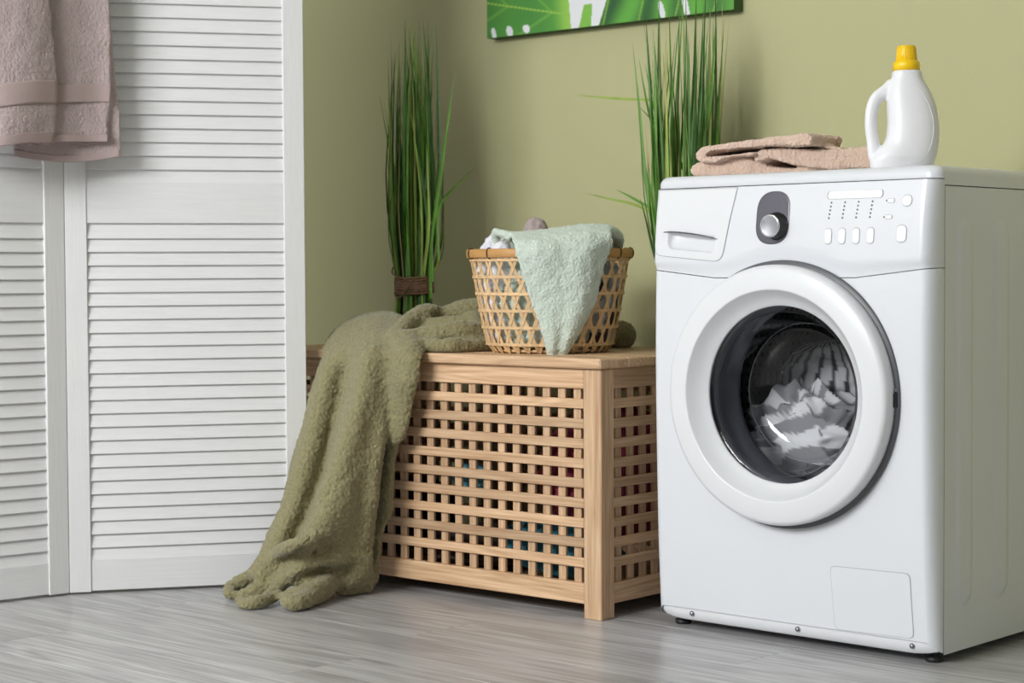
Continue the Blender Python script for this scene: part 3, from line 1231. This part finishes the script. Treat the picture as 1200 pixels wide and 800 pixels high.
grass(loc, 160, 'twine-bound bundle of tall green grass behind the washing machine', ex, spread=1.25, hmax=.82, taper=1.15)

# ------------------------------------------------------------------ wicker basket on the chest
BX, BY, BZ = -.985, .112, LIDT + .0005
BH = .212


def br(z):
    t = min(1., max(0., z / BH))
    return .128 + .040 * t ** .85 - .010 * max(0, 1 - z / .02)


BK = empty('wicker_basket', (BX, BY, BZ))
tag(BK, 'open-weave bamboo basket full of laundry on the chest lid', 'basket')
NB = 32
DA = 2 * PI / NB
HS = .0345


def strip(fn, n, w, th=.0012):
    """flat cane strip: fn(t) gives centre, t 0..1; lies on the basket wall"""
    P = np.array([fn(t) for t in np.linspace(0, 1, n)])
    T = np.gradient(P, axis=0)
    T /= np.linalg.norm(T, axis=1)[:, None]
    V = []
    for p, t in zip(P, T):
        nr_ = np.array([p[0], p[1], 0])
        nr_ /= np.linalg.norm(nr_) + 1e-9
        s = np.cross(t, nr_)
        s /= np.linalg.norm(s)
        V += [p - s * w / 2, p - s * w / 2 + nr_ * th, p + s * w / 2 + nr_ * th, p + s * w / 2]
    F = []
    for k in range(n - 1):
        for i in range(4):
            a, b = k * 4 + i, k * 4 + (i + 1) % 4
            F.append((a, b, b + 4, a + 4))
    return V, F


for sgn in (1, -1):
    for k in range(NB):
        a0 = k * DA + (DA / 2 if sgn < 0 else 0)

        def fn(t, a0=a0, sgn=sgn):
            z = t * (BH - .004)
            a = a0 + sgn * (z - .018) / HS * DA / 2
            wv = .0009 * math.sin(2 * PI * (z - .018) / HS + (0 if sgn > 0 else PI))
            r_ = br(z) + wv - .001
            return (r_ * math.cos(a), r_ * math.sin(a), z + .001)
        part('diagonal_cane', strip(fn, 22, .0072), M_BAMBOO, BK, smooth=False)
for k in range(6):
    z = .018 + k * HS
    if z > BH - .01: continue

    def fn(t, z=z):
        a = 2 * PI * t
        r_ = br(z) + .0005 + .0012 * math.sin(a * NB)
        return (r_ * math.cos(a), r_ * math.sin(a), z)
    part('hoop_cane', strip(fn, 161, .0058), M_BAMBOO, BK, smooth=False)
part('basket_floor', merge(lathe([(0, .002), (.116, .002), (.1185, .006), (.1165, .008), (0, .004)], 48)), M_BAMBOO, BK, fix=True)
rim = part('basket_rim', lathe([(br(BH) - .004, BH - .017), (br(BH) + .0045, BH - .017), (br(BH) + .0055, BH - .0155), (br(BH) + .0058, BH - .009), (br(BH) + .0055, BH - .001), (br(BH) + .004, BH + .0006), (br(BH) - .001, BH + .001), (br(BH) - .005, BH - .001), (br(BH) - .004, BH - .017)], 96), M_RIM, BK, fix=True)
for k in range(14):
    a = 2 * PI * k / 14 + .13
    c, s = math.cos(a), math.sin(a)
    R_ = br(BH)
    loop = []
    for t in np.linspace(0, 2 * PI, 14):
        rr_ = R_ + .0002 + .0072 * math.cos(t)
        loop.append((rr_ * c, rr_ * s, BH - .008 + .0110 * math.sin(t)))
    part('rim_tie', tube(loop, .0013, 5), M_TIE, rim)


def in_basket(p, gap=.007):
    q = Vector((p.x - BX, p.y - BY, 0))
    z = p.z - BZ
    lim = br(z) - gap
    if z < BH + .002 and q.length > lim:
        q *= lim / q.length
        p.x, p.y = BX + q.x, BY + q.y
    if z < .012: p.z = BZ + .012 + (z - .012) * .03
    return p


RT = np.array([CR[0], CR[1], 0])
RT /= np.linalg.norm(RT)
FT = np.array([CF[0], CF[1], 0])
FT /= np.linalg.norm(FT)


def bpos(side_, front, z):
    """side_ to the right as seen, front towards the viewer"""
    p = np.array([BX, BY, BZ]) + RT * side_ - FT * front
    p[2] = BZ + z
    return p


o = crumple('white_cloth', bpos(-.105, .0, .115), (.055, .075, .125), 5, None, M_WCLOTH, n=64, amp=.35, fr=2.4, clamp=in_basket, rotz=YAW * -1)
tag(o, 'white cotton cloth bunched in the basket beside the mint towel', 'laundry')
o = crumple('grey_white_cloth', bpos(.105, .01, .095), (.052, .075, .10), 6, lambda u, v, f: lin(206, 206, 210) if noise.noise(Vector((u * 6, v * 5, 3)) + f) > -.12 else lin(84, 78, 82), M_STRIPE, n=64, amp=.4, fr=2.6, clamp=in_basket, rotz=YAW * -1)
tag(o, 'crumpled grey and white patterned cloth under the towel edge in the basket', 'laundry')
pk = on_y(628, 266, BY + .06)
o = crumple('mauve_washcloth', (pk[0], BY + .06, pk[2] - .012), (.026, .026, .032), 8, None, M_MAUVE, n=40, amp=.2, fr=1.6)
tag(o, 'tip of a mauve terry cloth poking up behind the mint towel', 'towel')


def cone_hit(px, py, off):
    d = ray(px, py)
    for t in np.arange(3.2, 4.6, .002):
        p = CAM + d * t
        if math.hypot(p[0] - BX, p[1] - BY) < br(p[2] - BZ) + off:
            return p
    t = ((np.array([BX, BY, .6]) - CAM) @ CF)
    return CAM + d * t


def at_depth(px, py, dd):
    d = ray(px, py)
    t = ((np.array([BX, BY, BZ + .1]) - CAM) @ CF) + dd
    return CAM + d * t


rows = []
rows.append([at_depth(p, q + 26, -.02) for p, q in ((600, 277), (630, 276), (660, 274), (690, 272), (712, 272))])
rows.append([at_depth(p, q, -.075) for p, q in ((598, 276), (630, 274), (660, 270), (690, 267), (715, 267))])
rows.append([at_depth(p, q, -.155) for p, q in ((601, 282), (630, 278), (660, 274), (690, 271), (717, 274))])
for py, Lx, Rx, o1, o2 in ((291, 603, 715, .016, .018), (320, 612, 705, .017, .021), (352, 621.5, 698, .017, .024), (385, 634, 681.5, .018, .025), (407, 640, 668, .019, .024), (421, 643.5, 661, .020, .022)):
    rows.append([cone_hit(Lx + (Rx - Lx) * s, py, (o1, o2 + .006 * math.sin(py * .05), o2 - .003, o2 + .005, o1)[k]) for k, s in enumerate((0, .27, .52, .77, 1))])
mint = [sheet_solid(rows, 40, 70, .011)]
mint.append(tube([at_depth(600, 279, -.10), at_depth(588, 273, -.08), at_depth(580, 273, -.05), at_depth(584, 290, -.03)], [.011, .009, .008, .010], 10, 20))
mint.append(tube([at_depth(714, 271, -.12), at_depth(722, 275, -.08), at_depth(725, 284, -.03), at_depth(716, 300, 0.01)], [.010, .012, .012, .012], 10, 20))
# the part of the towel stuffed into the basket
V, F = [], []
tmp = crumple('tmp', bpos(-.005, .03, .10), (.105, .10, .12), 9, None, M_MINT, n=72, amp=.4, fr=2.6, clamp=in_basket, rotz=-YAW)
V = [tuple(v.co + tmp.location) for v in tmp.data.vertices]
F = [tuple(p.vertices) for p in tmp.data.polygons]
bpy.data.objects.remove(tmp)
mint.append((V, F))
mt = fuse('mint_towel', mint, .0040, 3, M_MINT, lump=.002, lump_scale=60, grain=((.0016, 260), (.0008, 520)), fine=1)
tag(mt, 'mint green terry towel hanging in a point over the basket rim', 'towel')

# ------------------------------------------------------------------ laundry in the chest
def chest_clamp(p):
    c_, s_ = math.cos(.0184), math.sin(.0184)
    lx = (p.x + .6986) * c_ + (p.y + .068) * s_
    ly = -(p.x + .6986) * s_ + (p.y + .068) * c_
    lx = min(-.024, max(-CW + .024, lx))
    ly = min(CD - .024, max(.024, ly))
    z = min(.46, max(.0395, p.z))
    return Vector((-.6986 + lx * c_ - ly * s_, -.068 + lx * s_ + ly * c_, z))


for nm, c, s, col, lab in (
        ('maroon_garment', (-.83, .14, .26), (.12, .18, .13), lin(140, 52, 70), 'dark red garment inside the lattice chest near its corner post'),
        ('teal_garment', (-.90, .05, .115), (.14, .08, .06), lin(48, 116, 132), 'teal blue garment crumpled low inside the lattice chest'),
        ('brown_garment', (-1.17, .11, .085), (.13, .13, .04), lin(82, 66, 58), 'dark brown cloth lying along the bottom of the lattice chest'),
        ('navy_garment', (-1.48, .13, .13), (.14, .16, .08), lin(44, 40, 62), 'dark navy cloth in the blanket end of the lattice chest'),
        ('blue_sock', (-1.10, -.005, .245), (.05, .03, .03), lin(96, 160, 176), 'light blue sock caught behind the chest lattice')):
    o = crumple(nm, c, s, len(nm), None, mat(nm, col, .9, var=.2, vscale=25), n=48, amp=.35, fr=2.2, clamp=chest_clamp)
    tag(o, lab, 'laundry')

# ------------------------------------------------------------------ olive throw over the chest
def rowp(lst):
    return [on_y(*q) for q in lst]


FR = -.118
A_rows = [rowp(r) for r in (
    [(404, 397, .10), (420, 385, .16), (440, 379, .20), (457, 379, .20), (474, 386, .16)],
    [(394, 393, .02), (414, 378, .07), (438, 371, .10), (457, 370, .10), (474, 382, .04)],
    [(384, 405, -.06), (402, 389, -.05), (424, 381, -.03), (446, 383, -.03), (463, 396, -.06)],
    [(379, 420, -.115), (393, 417, -.13), (413, 412, -.125), (435, 410, -.135), (456, 414, -.12)],
    [(373, 440, -.12), (387, 438, -.14), (407, 437, -.122), (431, 436, -.155), (453.5, 436, -.12)],
    [(364, 475, -.13), (378, 475, -.155), (399, 476, -.128), (424, 474, -.18), (452.5, 474, -.13)],
    [(355, 512, -.15), (369, 512, -.18), (388, 514, -.14), (412, 511, -.205), (450.5, 510, -.14)],
    [(345, 548, -.18), (360, 548, -.215), (381, 551, -.168), (402, 548, -.235), (446, 548, -.15)],
    [(335, 585, -.22), (350, 585, -.25), (367, 588, -.20), (391, 584, -.262), (440.5, 584, -.155)],
    [(322, 620, -.265), (336, 619, -.285), (352, 624, -.235), (377, 618, -.28), (438.5, 620, -.155)],
    [(306, 650, -.31), (321, 650, -.315), (337, 656, -.28), (358, 650, -.29), (436, 650, -.155)],
    [(290, 675, -.345), (306, 676, -.35), (322, 680, -.335), (346, 676, -.305), (432, 676, -.15)])]
for r_ in A_rows[4:]:
    r_[1] = r_[1] + np.array([.003, -.010, 0])
    r_[2] = r_[2] + np.array([0, .006, 0])
    r_[3] = r_[3] + np.array([.005, -.016, 0])
shapes = [sheet_solid(A_rows, 44, 90, .022)]
# ridges running down the fall of the throw
for pts, rad in (
        ([(440, 404, -.135), (433, 430, -.158), (424, 472, -.188), (412, 511, -.216), (397, 556, -.249), (382, 606, -.279), (366, 640, -.296)], [.012, .017, .022, .025, .026, .025, .018]),
        ([(396, 404, -.11), (386, 440, -.138), (377, 476, -.155), (367, 513, -.183), (354, 560, -.222), (340, 605, -.262), (322, 645, -.305)], [.012, .017, .021, .024, .026, .026, .020]),
        ([(420, 404, -.12), (412, 430, -.128), (404, 470, -.145), (394, 505, -.16)], [.008, .012, .012, .006])):
    shapes.append(tube(rowp(pts), rad, 12, 40))
# ridge to the right of the main fold
shapes.append(tube(rowp([(456, 408, -.12), (447, 430, -.135), (445, 470, -.145), (442, 510, -.16), (437, 550, -.175), (431, 590, -.185), (426, 630, -.18), (420, 655, -.17)]), [.012, .014, .016, .018, .02, .02, .018, .014], 12, 40))
# shorter fold hanging to its right
B_rows = [rowp(r) for r in (
    [(464, 394, -.06), (474, 390, -.07), (486, 396, -.07), (497, 407, -.06)],
    [(457, 414, -.11), (470, 409, -.125), (484, 413, -.125), (494.5, 421, -.112)],
    [(455, 438, -.112), (470, 438, -.135), (482, 440, -.130), (490, 443, -.112)],
    [(454, 465, -.112), (468, 465, -.130), (478, 466, -.124), (484, 466, -.112)],
    [(452, 492, -.112), (464, 492, -.126), (474, 492, -.120), (480, 491, -.112)],
    [(450, 517, -.112), (459, 518, -.122), (467, 518, -.118), (473, 516, -.112)])]
shapes.append(sheet_solid(B_rows, 20, 40, .020))
C_rows = [rowp(r) for r in (
    [(450, 510, -.106), (460, 510, -.110), (469, 510, -.106)],
    [(446, 540, -.108), (456, 540, -.114), (464, 540, -.106)],
    [(441, 572, -.110), (453, 572, -.118), (461, 573, -.107)],
    [(438, 597, -.112), (452, 597, -.120), (461, 598, -.108)],
    [(436, 620, -.113), (444, 620, -.120), (450, 618, -.110)],
    [(434, 655, -.115), (440, 655, -.122), (445, 655, -.112)],
    [(430, 684, -.120), (437, 684, -.125), (442, 684, -.115)])]
shapes.append(sheet_solid(C_rows, 16, 40, .016))
# bunched folds on the lid
for pts, rad in (
        ([(461, 408, -.105), (463, 399, -.085), (472, 386, -.03), (486, 374, .03), (504, 366, .08), (516, 372, .11)], [.014, .019, .022, .023, .022, .016]),
        ([(466, 410, -.10), (474, 402, -.08), (488, 396, -.05), (522, 391, -.01), (548, 390, .03), (575, 392, .10), (595, 392, .16)], [.015, .020, .023, .026, .024, .022, .02]),
        ([(478, 411, -.08), (500, 407, -.060), (524, 405, -.05), (548, 406, .0), (572, 405, .06), (592, 404, .12)], [.020, .020, .018, .018, .018, .018]),
        ([(500, 384, .10), (520, 372, .12), (538, 366, .14), (560, 363, .17), (590, 368, .22)], [.020, .024, .026, .028, .024]),
        ([(496, 384, .05), (515, 381, .05), (538, 380, .07), (554, 374, .09), (560, 386, .07)], [.016, .019, .020, .020, .017]),
        ([(478, 400, .0), (510, 400, .05), (545, 398, .09), (572, 398, .14)], [.030, .040, .042, .038]),
        ([(490, 401, -.03), (520, 400, .02), (550, 398, .08), (580, 398, .15)], [.026, .030, .032, .03]),
        ([(570, 392, .16), (610, 394, .26), (660, 396, .32), (705, 396, .345), (728, 392, .35), (732, 400, .33)], [.034, .030, .028, .030, .032, .022]),
        ([(395, 402, .0), (415, 392, .04), (440, 387, .08), (460, 387, .10), (478, 390, .08)], [.018, .028, .036, .038, .034])):
    shapes.append(tube(rowp(pts), rad, 12, 32))
# folds lying on the floor
def rowf(lst):
    return [on_z(a, b, c) for a, b, c in lst]


for pts, rad in (
        ([(268, 698, .014), (271, 690, .020), (281, 682, .032), (296, 676, .042), (312, 668, .06), (325, 655, .085)], [.012, .016, .018, .019, .020, .020]),
        ([(278, 703, .013), (286, 706, .013), (300, 706, .014), (314, 700, .018), (324, 690, .03), (336, 677, .05), (352, 664, .075), (366, 657, .085)], [.011, .014, .015, .016, .016, .016, .014, .012]),
        ([(334, 700, .018), (340, 706, .018), (352, 704, .019), (368, 697, .021), (384, 689, .026), (394, 680, .036), (397, 668, .05)], [.012, .018, .020, .020, .020, .018, .014]),
        ([(333, 698, .02), (345, 694, .032), (360, 691, .034), (378, 684, .04), (392, 672, .05), (385, 661, .072)], [.010, .013, .014, .014, .013, .011]),
        ([(340, 676, .055), (352, 665, .075), (368, 658, .086), (390, 655, .088), (412, 653, .085), (434, 656, .075)], [.012, .013, .014, .015, .016, .015]),
        ([(395, 690, .018), (408, 690, .015), (424, 688, .014), (438, 688, .014)], [.014, .015, .015, .014]),
        ([(398, 680, .034), (412, 680, .036), (428, 676, .036), (440, 676, .032)], [.014, .015, .016, .013]),
        ([(402, 668, .055), (418, 670, .054), (434, 666, .054)], [.014, .016, .014]),
        ([(340, 664, .07), (352, 650, .10), (362, 638, .125), (372, 622, .155)], [.013, .015, .015, .012]),
        ([(310, 668, .06), (325, 648, .10), (340, 640, .125), (362, 628, .15)], [.014, .015, .014, .011]),
        ([(355, 690, .03), (370, 680, .04), (395, 672, .04), (425, 672, .04)], [.022, .026, .028, .022]),
        ([(300, 690, .025), (318, 684, .035), (340, 674, .05)], [.014, .020, .024]),
        ([(276, 698, .012), (290, 695, .018), (306, 690, .026), (322, 682, .036)], [.011, .016, .020, .022]),
        ([(350, 676, .05), (375, 668, .06), (400, 662, .06), (428, 662, .06)], [.020, .022, .024, .02])):
    shapes.append(tube(rowf(pts), rad, 12, 40))
def clear_chest(co, gap=.0015):
    c_, s_ = math.cos(.0184), math.sin(.0184)
    lx = (co[:, 0] + .6986) * c_ + (co[:, 1] + .068) * s_
    ly = -(co[:, 0] + .6986) * s_ + (co[:, 1] + .068) * c_
    z = co[:, 2].copy()
    inside = (lx > -CW - .01) & (lx < .01) & (ly > -.012 - gap) & (ly < CD) & (z < LIDT + gap)
    up = inside & (z > LIDT - .06) & (ly > -.012 + (LIDT - z))
    z[up] = LIDT + gap
    fr = inside & ~up
    ly[fr] = np.where(z[fr] > CZ - .003, -.012 - gap, -gap)
    return np.column_stack([-.6986 + lx * c_ - ly * s_, -.068 + lx * s_ + ly * c_, z])


def clear_basket(co, gap=.003):
    dx_, dy_ = co[:, 0] - BX, co[:, 1] - BY
    r_ = np.hypot(dx_, dy_)
    zr = co[:, 2] - BZ
    lim = np.array([br(z) for z in zr]) + gap
    f = np.where((r_ < lim) & (zr < BH), lim / (r_ + 1e-9), 1.)
    co = co.copy()
    co[:, 0], co[:, 1] = BX + dx_ * f, BY + dy_ * f
    return co


bk = fuse('throw_blanket', shapes, .0055, 14, M_OLIVE, lump=.004, lump_scale=18, grain=((.0018, 75), (.0026, 190), (.0016, 400)), fine=1, min_z=.002, push=lambda c: clear_chest(clear_basket(c)))
tag(bk, 'olive green plush throw draped over the chest and trailing on the floor', 'blanket')

# ------------------------------------------------------------------ folded towels on the washing machine
def slab(outline, y0a, y0b, da, db):
    """pixel outline of the folded edge; the edge runs from depth y0a (left) to y0b (right)"""
    A, B = [], []
    for px, py in outline:
        s = min(1, max(0, (px - 808) / 220))
        y0 = y0a + (y0b - y0a) * s
        p = on_y(px, py, y0)
        A.append(p)
        B.append(p + np.array([0, da + (db - da) * s, 0]))
    n = len(A)
    F = [tuple(range(n)), tuple(range(2 * n - 1, n - 1, -1))]
    for i in range(n):
        j = (i + 1) % n
        F.append((i, i + n, j + n, j))
    return A + B, F


sh = [slab([(808, 200), (810, 193), (818, 189), (835, 188), (850, 186), (868, 181), (880, 185), (888, 192), (905, 195), (930, 198), (1000, 199), (1000, 204), (900, 206), (812, 207)], .010, .135, .20, .06),
      slab([(882, 188), (883, 181), (891, 175.5), (905, 173), (930, 174), (960, 175), (990, 174), (1008, 171), (1030, 169), (1030, 197), (990, 198), (950, 197), (928, 193), (910, 187.5), (899, 185), (893, 188), (887, 191)], -.004, .125, .20, .07)]
lo_ = fuse('folded_towel', sh, .0033, 4, M_PINK, lump=.003, lump_scale=40, min_z=.8512, grain=((.0016, 260), (.0008, 520)), fine=1)
tag(lo_, 'blush pink terry towel folded flat on the washing machine top', 'towel')
sh = [slab([(813, 184), (814.5, 178), (822, 172), (840, 168), (870, 165), (900, 161), (930, 157), (946, 155.5), (952, 160), (950, 170), (900, 171), (870, 173), (845, 175.5), (830, 178), (824, 181), (826, 184.5),
            (845, 182.5), (872, 178.5), (885, 178), (880, 182), (862, 183), (848, 186), (836, 190.5), (824, 190.5), (816, 188)], .0, .08, .18, .06),
      slab([(946, 157), (949, 156), (960, 166), (972, 171), (985, 173), (985, 176), (965, 175), (950, 172)], .06, .11, .03, .03)]
up_ = fuse('folded_towel', sh, .0030, 3, M_PINK, lump=.003, lump_scale=40, grain=((.0016, 260), (.0008, 520)), fine=1)
tag(up_, 'blush pink terry towel folded loosely on top of another towel', 'towel')

# ------------------------------------------------------------------ mauve towel over the folding screen
NT = np.array([.93, -.37, 0])
NT /= np.linalg.norm(NT)
H3 = np.array([HINGE[0], HINGE[1], 0])


def tw(px, py, off):
    d = ray(px, py)
    t = ((H3 + NT * off - CAM) @ NT) / (d @ NT)
    return CAM + d * t


def layer(ys, L, R, base, wave, n=6, th=.01, nv=60, bot=None):
    rows = []
    for y_ in ys:
        a, b = np.interp(y_, *zip(*L)), np.interp(y_, *zip(*R))
        rows.append([tw(a + (b - a) * k / (n - 1), y_ + (bot(k / (n - 1)) if bot and y_ > 60 else 0), base + wave(k / (n - 1), y_)) for k in range(n)])
    return sheet_solid(rows, 36, nv, th)


YT = -262
ysF = [YT, -160, -80, -20, 30, 70, 100, 130, 150, 168]
LF = [(YT, -70), (200, -70)]
RF = [(YT, 45), (0, 57), (37, 61), (100, 65.5), (132, 65), (150, 63), (170, 60)]
wF = lambda s, y_: .030 * math.sin(PI * min(1, s * 1.05)) + .006 * math.sin(s * 9 + y_ * .01)
bF = lambda s: 6 * (s - .5) + 5 * math.sin(s * 5)
LM = [(YT, 40), (200, 50)]
RM = [(YT, 118), (0, 129), (100, 130), (150, 127), (170, 126)]
wM = lambda s, y_: .006 * math.sin(s * 5 + 1)
LK = [(YT, 5), (120, 8), (190, 18)]
RK = [(YT, 112), (0, 127), (100, 136), (150, 142), (185, 141)]
wK = lambda s, y_: .007 * math.sin(s * 7)
bK = lambda s: 7 * math.sin(PI * s)
F_ = layer(ysF, LF, RF, .112, wF, bot=bF)
M_ = layer([YT, -160, -80, -20, 30, 70, 100, 130, 150, 164], LM, RM, .085, wM)
K2 = layer([YT, -160, -80, -20, 30, 70, 100, 130, 160, 180], LK, RK, .070, wK, bot=bK)
# where it folds over the top of the screen
top_roll = tube([tw(-70, YT, .07) + np.array([0, 0, .0]), tw(20, YT, .06), tw(115, YT, .055)], .045, 14, 20, flat=.5)
bt = fuse('bath_towel', [F_, M_, K2, top_roll], .0045, 2, M_MAUVE, lump=.0025, lump_scale=30, grain=((.0014, 240), (.0008, 480)), fine=1)
tag(bt, 'mauve terry bath towel hanging over the white folding screen', 'towel')


def not_band(c):
    P = c - CAM
    w = P @ CF
    yy = 400 - FPX * (P @ CU) / w
    xx = 600 + FPX * (P @ CR) / w
    return ~((yy > 96) & (yy < 123) & (xx < 130))


b1 = part('woven_band', layer([96, 105, 114, 123], LF, RF, .114, wF, th=.0125, nv=12, bot=bF), M_MAUVEB, bt, fix=True)
b2 = part('woven_band', layer([99, 106, 113, 120], [(0, 62), (200, 62)], RM, .087, wM, th=.0125, nv=12), M_MAUVEB, bt, fix=True)
part('hem', layer([157, 161, 165, 169], LF, RF, .114, wF, th=.013, nv=12, bot=bF), M_MAUVEB, bt, fix=True)
part('hem', layer([158, 161, 164, 166], [(0, 58), (200, 58)], RM, .087, wM, th=.013, nv=12), M_MAUVEB, bt, fix=True)
part('hem', layer([175, 178, 181, 183], LK, RK, .071, wK, th=.012, nv=12, bot=bK), M_MAUVEB, bt, fix=True)
